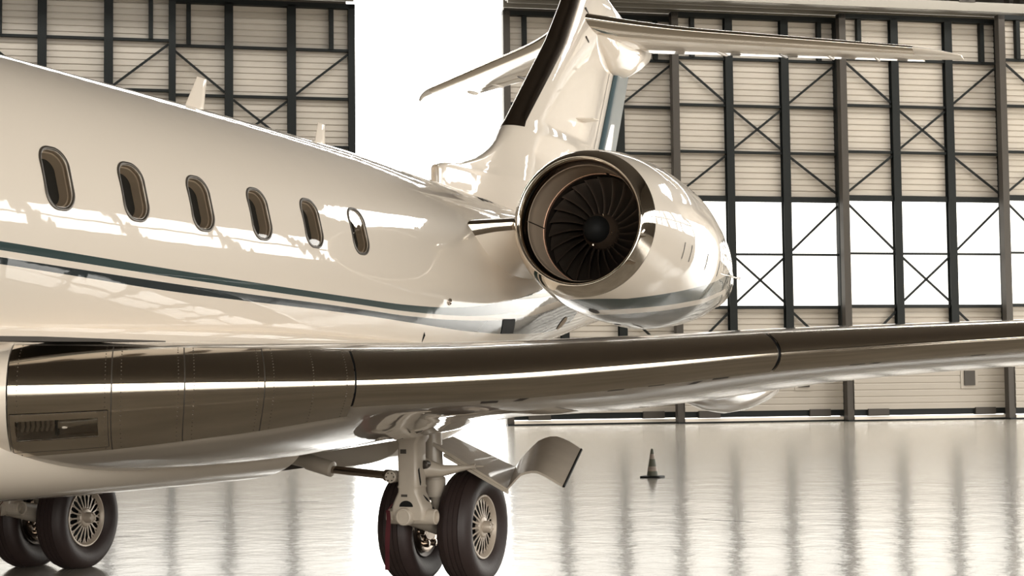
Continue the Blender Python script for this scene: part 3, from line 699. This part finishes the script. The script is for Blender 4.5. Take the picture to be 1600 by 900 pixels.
MB().loft([[ep(s, r, a) for a in np.linspace(0, 2*math.pi, 96, endpoint=False)] for s, r in [(.16, .590), (.165, .586), (.17, .590), (.30, .583), (.50, .583), (.60, .587)]], False, False).build('inlet_duct', M['liner'], NAC, sharp=60)
MB().loft([[ep(s, r, a) for a in np.linspace(0, 2*math.pi, 96, endpoint=False)] for s, r in [(.60, .586), (.602, .578), (.63, .578), (.632, .590), (.68, .590)]], False, False).build('rub_strip', M['copper'], NAC, sharp=40)
MB().loft([[ep(s, r, a) for a in np.linspace(0, 2*math.pi, 96, endpoint=False)] for s, r in [(.68, .59), (.70, .583), (.98, .583), (1.0, .02)]], False, False).build('fan_case', M['darkmetal'], NAC, sharp=40)
for s0_, s1_, an_, r_ in ((.16, .62, 176, .006), (.55, .68, 78, .012)):
    MB().tube([ep(s0_, .584, math.radians(an_)), ep(s1_, .58, math.radians(an_))], r_, 6).build('duct_seam', M['darkmetal'], NAC)
NB = 24
def fan_blade():
    rings = []
    for i in range(13):
        f_ = i/12; r = 0.165+(0.574-0.165)*f_; ch = 0.15+0.075*math.sin(f_*2.2); tw = math.radians(24+36*f_); sweep = 0.035*math.sin(f_*math.pi)-0.02*f_; lean = 0.30*(f_**1.6)-0.12*f_
        ring = []
        for q in np.linspace(0, 2*math.pi, 14, endpoint=False):
            c_ = ch/2*math.cos(q); t_ = (0.014-0.009*f_)*math.sin(q)*(1-.3*math.cos(q)) + 0.012*(math.cos(q)**2)
            da = (c_*math.sin(tw)+t_*math.cos(tw))/r; ds = c_*math.cos(tw)-t_*math.sin(tw)
            ring.append((0.80+sweep+ds, r, -da+lean))
        rings.append(ring)
    return rings
br_ = fan_blade()
for k_ in range(NB):
    MB().loft([[ep(s, r, a+2*math.pi*k_/NB) for s, r, a in ring] for ring in br_]).build('fan_blade', M['blade'], NAC, sharp=50)
MB().loft([[ep(s, r, a) for a in np.linspace(0, 2*math.pi, 48, endpoint=False)] for s, r in [(.86, .19), (.74, .188), (.69, .180), (.60, .148), (.585, .142)]], False, False).build('spinner', M['spinner'], NAC, sharp=50)
MB().loft([[ep(s, r, a) for a in np.linspace(0, 2*math.pi, 48, endpoint=False)] for s, r in [(.585, .1415), (.54, .132), (.49, .108), (.455, .075), (.437, .035), (.433, .003)]], False, True).build('spinner_nose', M['black'], NAC, sharp=60)
for a in (70, -15, 255): MB().tube([ep(.62, .152, math.radians(a)), ep(.622, .168, math.radians(a))], .018, 10).build('spinner_bolt', M['lipchrome'], NAC)
# nozzle
MB().loft([[ep(s, r, a) for a in np.linspace(0, 2*math.pi, 64, endpoint=False)] for s, r in [(4.9, .38), (4.88, .36), (4.5, .35), (4.4, .02)]], False, False).build('exhaust_nozzle', M['darkmetal'], NAC)
def ndisc(mb, s, ang, rs, ra, off=0.002):
    a0 = math.radians(ang); pts = []
    for t in np.linspace(0, 2*math.pi, 20, endpoint=False):
        ss = s+rs*math.cos(t); R_ = float(pch(ss, ES, ER)); pts.append(ep(ss, R_+off, a0+ra/R_*math.sin(t)))
    mb.add(pts, [tuple(range(20))])
for q_ in ((.66, -93, .10, .05), (1.55, -95, .08, .035)):
    mb = MB(); ndisc(mb, *q_); mb.build('nacelle_vent', M['seam'], NAC)
for s in (.91, 1.12, 1.74, 2.33):
    mb = MB(); rows = []
    for t in np.linspace(-8.2, -19.8, 10):
        R_ = float(pch(s, ES, ER)); rows.append([ep(s-.012, R_+.002, math.radians(t)), ep(s+.012, R_+.002, math.radians(t))])
    mb.loft([r for r in rows], closed=False); mb.build('panel_slot', M['seam'], NAC)
R_ = float(pch(3.38, ES, ER))
MB().tube([ep(3.36, R_-.02, math.radians(-12)), ep(3.38, R_+.14, math.radians(-13)), ep(3.38, R_+.145, math.radians(-13))], [.012, .012, .02], 10).build('drain_mast', M['lipchrome'], NAC)
# pylon
def foil(x, y0, c_, zt, zb, n=18):
    out = []
    for u in np.linspace(-1, 1, 2*n+1):
        q = u*u; h = (2.969*abs(u)-1.260*q-3.516*q*q+2.843*q**3-1.036*q**4)
        zl = zt-0.12; out.append((x, y0+q*c_, zl+(zt-zl)*h if u < 0 else zl-(zl-zb)*h))
    return out
PYL = MB().loft([foil(x, float(lin(x, [.9, 1.2, 1.9], [2.42, 2.56, 2.9])), float(lin(x, [.9, 1.9], [3.9, 3.0])), float(lin(x, [.9, 1.9], [3.42, 3.47])), float(lin(x, [.9, 1.15, 1.4, 1.9], [2.6, 2.72, 2.92, 3.05]))) for x in np.linspace(.9, 1.72, 12)]).build('engine_pylon', M['paint'], JET, sharp=50)
rings = []
for x in np.linspace(1.16, 1.75, 10):
    r_ = foil(x, float(lin(x, [.9, 1.2, 1.9], [2.42, 2.56, 2.9])), float(lin(x, [.9, 1.9], [3.9, 3.0])), float(lin(x, [.9, 1.9], [3.42, 3.47])), float(lin(x, [.9, 1.15, 1.4, 1.9], [2.6, 2.72, 2.92, 3.05])), 40)
    rings.append([(p_[0], p_[1]-.004, p_[2]+.002) for p_ in r_[35:44]])
MB().loft(rings, closed=False).build('pylon_leading_edge', M['chrome'], JET)

# ---- fuselage small parts
def fpatch(name, pts, m_, off=0.006, label=None):
    pts = np.array(pts, float); c_ = pts.mean(0); rings = []
    for q in (1.0, 0.8, 0.6, 0.4, 0.2, 0.02):
        ring = []
        for i in range(len(pts)):
            a, b = pts[i], pts[(i+1) % len(pts)]
            for t in ((0, .25, .5, .75) if len(pts) < 8 else (0,)):
                y, z = c_+(a+(b-a)*t-c_)*q; ring.append(np.array([fx(y, z), y, z])+fnorm(y, z)*off)
        rings.append(ring)
    MB().loft(rings, False, True).build(name, m_, JET, label=label)
fpatch('vent_grille', [(3.255, 2.367), (3.654, 2.38), (3.769, 2.232), (3.365, 2.215)], M['black'])
fpatch('oval_vent', [(5.83+.13*math.cos(t), 2.41+.075*math.sin(t)) for t in np.linspace(0, 2*math.pi, 18, endpoint=False)], M['reveal'])
for y, z in ((3.93, 3.72), (4.13, 3.73), (4.33, 3.74)):
    fpatch('small_vent', [(y, z), (y+.11, z+.004), (y+.11, z+.055), (y, z+.05)], M['black'], 0.004)
mb = MB(); n_ = fnorm(1.72, 2.482); p0 = np.array([fx(1.72, 2.482), 1.72, 2.482])
mb.lathe([(0, .035), (.012, .033), (.014, .025), (.006, .02), (.006, .001)], p0, n_, 24); mb.build('fuel_cap', M['steel'], JET)
# antennas on the spine
def blade_antenna(y, h, c0_, c1_, sw, wd):
    mb = MB(); z0 = float(pch(y, FY, FT))-.02; rr_ = []
    for f_ in (0, .5, .95, 1):
        c_ = c0_+(c1_-c0_)*f_; yy = y+sw*f_; t = wd*(1-.4*f_)*(0.4 if f_ == 1 else 1)
        rr_.append([(t*math.sin(a), yy+c_*(.5-.5*math.cos(a)), z0+h*f_) for a in np.linspace(0, 2*math.pi, 20, endpoint=False)])
    mb.loft(rr_); mb.build('blade_antenna', M['paint'], JET, sharp=50)
blade_antenna(-0.92, 0.36, 0.33, 0.15, 0.24, 0.022); blade_antenna(1.40, 0.29, 0.24, 0.14, 0.10, 0.02)
mb = MB(); pz = np.array([fx(1.37, 2.10), 1.37, 2.10]); mb.tube([pz-[.02, 0, 0.01], pz+[.03, -.03, .05], pz+[.035, -.05, .10]], [.014, .01, .003], 8); mb.build('drain_spike', M['black'], JET)
mb = MB(); mb.hexa([(.16, 8.55, 5.35), (.36, 8.75, 5.36), (.36, 9.0, 5.37), (.15, 9.0, 5.36), (.16, 8.55, 5.365), (.36, 8.75, 5.375), (.36, 9.0, 5.385), (.15, 9.0, 5.375)]); mb.build('fin_strake', M['paint'], JET, smooth=False)
mb = MB(); mb.hexa([(1.30, -5.35, 1.955), (1.60, -4.85, 1.955), (2.05, -4.2, 1.955), (1.45, -4.5, 1.955), (1.30, -5.35, 1.985), (1.60, -4.85, 1.985), (2.05, -4.2, 1.962), (1.45, -4.5, 1.98)]); mb.build('root_seal', M['seam'], JET, smooth=False)

# ---- main landing gear (built for the port side, mirrored for starboard)
GX, GY = 2.03, -0.68
def gear(mir):
    def rr(cx_, cy_, z, hw, hd, rad=0.03, n=5): return [(cx_+a, cy_+b, z) for a, b in rrect(hw, hd, min(rad, hw*.9, hd*.9), n)]
    mb = MB(mir)
    mb.loft([rr(GX+.03, GY, z, w_, d_) for z, w_, d_ in ((1.42, .12, .12), (1.24, .115, .11), (1.20, .09, .10), (.98, .088, .10), (.86, .088, .10), (.845, .095, .105), (.83, .088, .10), (.80, .09, .10), (.74, .12, .10), (.68, .145, .10), (.62, .15, .095), (.575, .135, .085))])
    G = mb.build('main_landing_gear', M['gearpaint'], JET, sharp=40)
    def sub(name, mb_, m_, **k_): return mb_.build(name, m_, G, **k_)
    mb = MB(mir); mb.lathe([(-.20, .05), (-.205, .062), (-.16, .066), (.16, .066), (.215, .062), (.22, .05), (.19, .046), (.19, .001)], (GX+.03, GY, .60), (1, 0, 0), 32); sub('pivot_pin', mb, M['gearpaint'])
    mb = MB(mir); mb.lathe([(.05, .074), (.125, .072), (.135, .066), (.138, .056), (.133, .053), (.133, .001)], (GX+.01, GY, .605), (0, -1, 0), 36); sub('pivot_cover', mb, M['gearpaint'])
    mb = MB(mir); mb.add([(GX+.025+.062*math.cos(a), GY-.104, .685+.05*math.sin(a)) for a in np.linspace(0, math.pi, 14)], [tuple(range(14))]); sub('fork_recess', mb, M['black'])  # flat black patch painted for the shade in the fork's arch
    mb = MB(mir); mb.box((GX-.025, GY-.104, 1.115), (GX+.028, GY-.098, 1.15)); mb.box((GX-.02, GY-.104, .765), (GX+.035, GY-.099, .785)); sub('placard', mb, M['seam'], smooth=False)
    mb = MB(mir); mb.box((GX-.16, GY-.10, .575), (GX-.10, GY-.02, .645)); sub('jacking_lug', mb, M['gearpaint'], smooth=False)
    mb = MB(mir); mb.tube([(GX, GY+.02, .60), (GX, -.30, .53), (GX, 0, .465)], [.075, .085, .09], 16); sub('trailing_link', mb, M['gearpaint'])
    mb = MB(mir); mb.tube([(GX+.03, -.28, 1.45), (GX+.03, -.24, .90), (GX+.03, -.235, .88)], [.075, .075, .09], 24); mb.tube([(GX+.03, -.235, .88), (GX+.03, -.22, .74)], [.09, .085], 24); mb.tube([(GX+.03, -.22, .74), (GX+.02, -.17, .55)], [.045, .045], 16); sub('shock_absorber', mb, M['gearpaint'])
    mb = MB(mir); mb.lathe([(-.40, .045), (.40, .045)], (GX, 0, .465), (1, 0, 0), 20, True); sub('axle', mb, M['steel'])
    mb = MB(mir); mb.tube([(.75, -.42, 1.06), (.92, -.42, 1.03), (.95, -.42, 1.025), (1.19, -.44, .965), (1.20, -.44, .962)], [.05, .055, .068, .068, .05], 20); B_ = sub('side_brace', mb, M['gearpaint'])
    mb = MB(mir); mb.tube([(1.19, -.44, .963), (1.84, -.64, .928)], .034, 16); mb.tube([(1.80, -.625, .93), (1.86, -.65, .927)], .05, 16); sub('brace_piston', mb, M['steel'])
    mb = MB(mir); mb.lathe([(-.06, .05), (.05, .05), (.055, .043), (.05, .03), (.05, .001)], (1.905, -.72, .925), (0, -1, 0), 24); sub('brace_lug', mb, M['gearpaint'])
    for k_ in range(6):
        a = k_*math.pi/3; mb = MB(mir); mb.tube([(1.905+.034*math.cos(a), -.765, .925+.034*math.sin(a)), (1.905+.034*math.cos(a), -.777, .925+.034*math.sin(a))], .006, 6); sub('lug_bolt', mb, M['darkmetal'])
    mb = MB(mir); mb.tube([(GX+.08, -.56, .99), (GX+.22, -.5, .965), (GX+.46, -.44, .995)], [.085, .05, .014], 14); mb.tube([(GX+.455, -.44, .995), (GX+.49, -.435, 1.0)], .022, 10); mb.tube([(GX+.49, -.435, 1.0), (GX+.56, -.42, 1.0)], .008, 8); sub('door_link', mb, M['gearpaint'])
    mb = MB(mir); mb.tube([(GX+.10, GY-.03, 1.02), (GX+.115, GY-.06, .98), (GX+.115, GY-.03, .88), (GX+.10, GY-.02, .80), (GX+.15, GY+.02, .74), (GX+.15, GY+.1, .68), (GX+.12, -.4, .6)], .011, 8); mb.tube([(GX+.095, GY-.02, 1.3), (GX+.10, GY-.02, 1.0)], .012, 8); sub('brake_hose', mb, M['black'])
    mb = MB(mir); mb.lathe([(-.03, .035), (.035, .035), (.04, .02), (.04, .001)], (GX+.125, GY+.06, 1.02), (0, -1, 0), 16); sub('hinge_bolt', mb, M['darkmetal'])
    # wheels: each is a tyre with its rim, hub and brake; rims face away from the leg
    for s in (1, -1):
        cx_ = GX+s*0.274; O = (cx_, 0, .468); AX = (s, 0, 0)
        TR = [(-.085, .270), (-.105, .285), (-.135, .325), (-.152, .37), (-.150, .41), (-.135, .445), (-.11, .468), (-.085, .4755)]
        tread = []
        for xg in (-.065, -.022, .022, .065): tread += [(xg-.006, .4825), (xg-.004, .474), (xg+.004, .474), (xg+.006, .4825)]
        mb = MB(mir); prof = TR+tread+[(-a, b) for a, b in TR[::-1]]
        mb.lathe(prof, O, AX, 96); v_ = mb.v
        mb.v = [(x_, y_, max(z_, 0.002)) for x_, y_, z_ in v_]
        T_ = sub('tyre', mb, M['rubber'], sharp=30)
        mb = MB(mir)
        mb.lathe([(.085, .268), (.100, .272), (.106, .266), (.104, .256), (.092, .248), (.080, .238), (.068, .234)], O, AX, 72)
        mb.lathe([(.105, .001), (.105, .075), (.098, .088), (.085, .095), (.06, .095)], O, AX, 48)
        for k_ in range(20):
            a = 2*math.pi*k_/20
            def pt(r_, da, xo): return (cx_+s*xo, r_*math.sin(a+da), .468+r_*math.cos(a+da))
            for pa in ([(.085, 0, .094), (.14, 0, .086), (.20, 0, .078)], [(.192, .0, .079), (.215, .055, .075), (.238, .075, .073)], [(.192, -.0, .079), (.215, -.055, .075), (.238, -.075, .073)]):
                cs = []
                for (r_, da, xo), hw in zip(pa, (.0085, .0075, .0075)):
                    e_ = hw/r_
                    cs.append([pt(r_, da-e_, xo), pt(r_, da+e_, xo), pt(r_, da+e_, xo-.005), pt(r_, da-e_, xo-.005)])
                mb.loft(cs)
        Rm = sub('wheel_rim', mb, M['rim'], sharp=35)
        mb = MB(mir); mb.lathe([(.068, .234), (.0, .232), (-.09, .23), (-.105, .262), (-.09, .27)], O, AX, 72); sub('wheel_barrel', mb, M['darkmetal'])  # darker than the rim: shade between the spokes put into the colour
        mb = MB(mir); mb.lathe([(-.08, .22), (.02, .22), (.025, .10), (.03, .001)], O, AX, 48); sub('brake_drum', mb, M['black'])
        mb = MB(mir); mb.lathe([(.10, .052), (.165, .050), (.172, .046), (.172, .030), (.168, .028), (.168, .001)], O, AX, 32)
        for k_ in range(6):
            a = k_*math.pi/3; mb.lathe([(.165, .007), (.178, .007), (.178, .001)], (cx_, .038*math.sin(a), .468+.038*math.cos(a)), AX, 8)
        sub('hub_cap', mb, M['rim'])
        mb = MB(mir); mb.lathe([(-.09, .228), (-.12, .222), (-.13, .20), (-.125, .15), (-.15, .12), (-.15, .05)], O, AX, 48)
        for k_ in range(7):
            a = 2*math.pi*k_/7; mb.lathe([(-.125, .03), (-.165, .03), (-.17, .02), (-.17, .001)], (cx_, .165*math.sin(a), .468+.165*math.cos(a)), AX, 14)
        sub('brake_stack', mb, M['steel'])
    # leg door: flat panel running out and down, then a curled outer panel
    F_ = [(2.098, -.35, 1.191), (2.766, -.35, .816)]
    Bk = [(1.942, .4, 1.22), (2.536, .4, .955)]
    def sheet(fr, bk, th):
        n = len(fr); vs = []; 
        for a, b in zip(fr, bk): vs += [a, b]
        vs += [(x_, y_, z_-th) for x_, y_, z_ in vs]
        m2 = 2*n; fs = []
        for i in range(n-1):
            fs += [(2*i, 2*i+1, 2*i+3, 2*i+2), (m2+2*i, m2+2*i+2, m2+2*i+3, m2+2*i+1), (2*i, 2*i+2, m2+2*i+2, m2+2*i), (2*i+1, m2+2*i+1, m2+2*i+3, 2*i+3)]
        fs += [(0, m2, m2+1, 1), (2*n-2, 2*n-1, m2+2*n-1, m2+2*n-2)]
        return vs, fs
    mb = MB(mir); mb.add(*sheet([np.array(F_[0])+(np.array(F_[1])-np.array(F_[0]))*t for t in (0, .5, 1)], [np.array(Bk[0])+(np.array(Bk[1])-np.array(Bk[0]))*t for t in (0, .5, 1)], .03))
    mb.add(*sheet([(2.20, -.37, 1.10), (2.77, -.37, .80)], [(2.2, -.33, 1.10), (2.77, -.33, .80)], .025)); sub('leg_door', mb, M['gearpaint'], sharp=30)
    tt = np.linspace(0, 1, 14)
    fX = [2.766, 2.83, 2.90, 3.005, 3.09, 3.18, 3.262]; fZ = [.816, .885, .945, .965, .938, .89, .845]
    bX = [2.536, 2.575, 2.66, 2.78, 2.90, 3.03, 3.141]; bZ = [.955, 1.01, 1.10, 1.195, 1.222, 1.18, 1.113]
    k_ = np.linspace(0, 1, 7)
    mb = MB(mir); mb.add(*sheet([(float(pch(t, k_, fX)), -.35, float(pch(t, k_, fZ))) for t in tt], [(float(pch(t, k_, bX)), .4, float(pch(t, k_, bZ))) for t in tt], .02)); sub('outer_door', mb, M['gearpaint'], sharp=50)
    mb = MB(mir); mb.tube([(3.262, -.352, .838), (3.143, .402, 1.106)], .012, 8); sub('door_seal', mb, M['black'])
    return G
gear(False); gear(True)
# ribbon flags hanging from the two legs
def streamer(x, y, zt, L, label):
    mb = MB(); rows = []
    for i in range(16):
        f_ = i/15; z = zt-L*f_; wv = .012*math.sin(f_*9+1); rows.append([(x-.022+.008*math.sin(f_*6), y+wv, z), (x+.022+.008*math.sin(f_*6), y+wv*.5-.008, z), (x+.022+.008*math.sin(f_*6), y+wv*.5-.005, z), (x-.022+.008*math.sin(f_*6), y+wv+.003, z)])
    mb.loft(rows); o = mb.build('warning_streamer', M['red'], None); tag(o, label, 'ribbon', 'red ribbons on the landing gear')
    mb = MB(); mb.tube([(x, y, zt), (x+.03, y+.03, zt+.05)], .004, 6); mb.build('cord', M['red'], o)
    return o
streamer(1.925, -.86, .66, .48, 'red fabric ribbon hanging from the landing gear leg under the wing in the middle')
streamer(-1.965, -.88, .62, .42, 'red fabric ribbon hanging from the landing gear leg at the far left edge')

# scuffs on the floor
def scuff(a, b, wd_):
    a = np.array([*a, .0015]); b = np.array([*b, .0015]); t = (b-a)/np.linalg.norm(b-a); q = np.array([-t[1], t[0], 0])*wd_; n = 12; up_ = []; dn = []
    for i in range(n+1):
        f_ = i/n; p_ = a+(b-a)*f_+q*1.5*math.sin(i*2.1)*.6; k_ = (.35+.65*abs(math.sin(i*1.7+1)))*(.25 if i in (0, n) else 1)
        up_.append(p_+q*k_); dn.append(p_-q*k_)
    MB().add(up_+dn[::-1], [tuple(range(2*n+2))]).build('scuff_mark', M['scuff'], FLOOR, smooth=False)
scuff((-4.43, 8.35), (-3.93, 8.62), .045); scuff((-3.56, 2.72), (-3.12, 3.06), .02); scuff((2.3, 6.9), (3.1, 6.6), .02); scuff((-3.7, 5.0), (-3.4, 5.1), .02)

# ================================================================== CONE
C = empty('traffic_cone', (-1.04, 15.62, 0)); tag(C, 'small dull green traffic cone with two pale bands on the hangar floor', 'cone')
mb = MB(); mb.loft([[(a*1, b*1, z) for a, b in rrect(h_, h_, .05)] for h_, z in ((.185, 0.0), (.19, .012), (.185, .03), (.12, .036))]); mb.build('base', M['black'], C)
def cr(z): return .108-.085*(z/.5)
mb = MB(); mb.lathe([(.03, .112), (.04, cr(.04)), (.50, cr(.50)), (.512, .016), (.512, .010), (.47, .012)], (0, 0, 0), (0, 0, 1), 40); mb.build('body', M['conegreen'], C)
for z0, z1 in ((.115, .20), (.33, .42)):
    mb = MB(); mb.lathe([(z0, cr(z0)-.001), (z0, cr(z0)+.0025), (z1, cr(z1)+.0025), (z1, cr(z1)-.001)], (0, 0, 0), (0, 0, 1), 40); mb.build('reflective_band', M['coneband'], C)
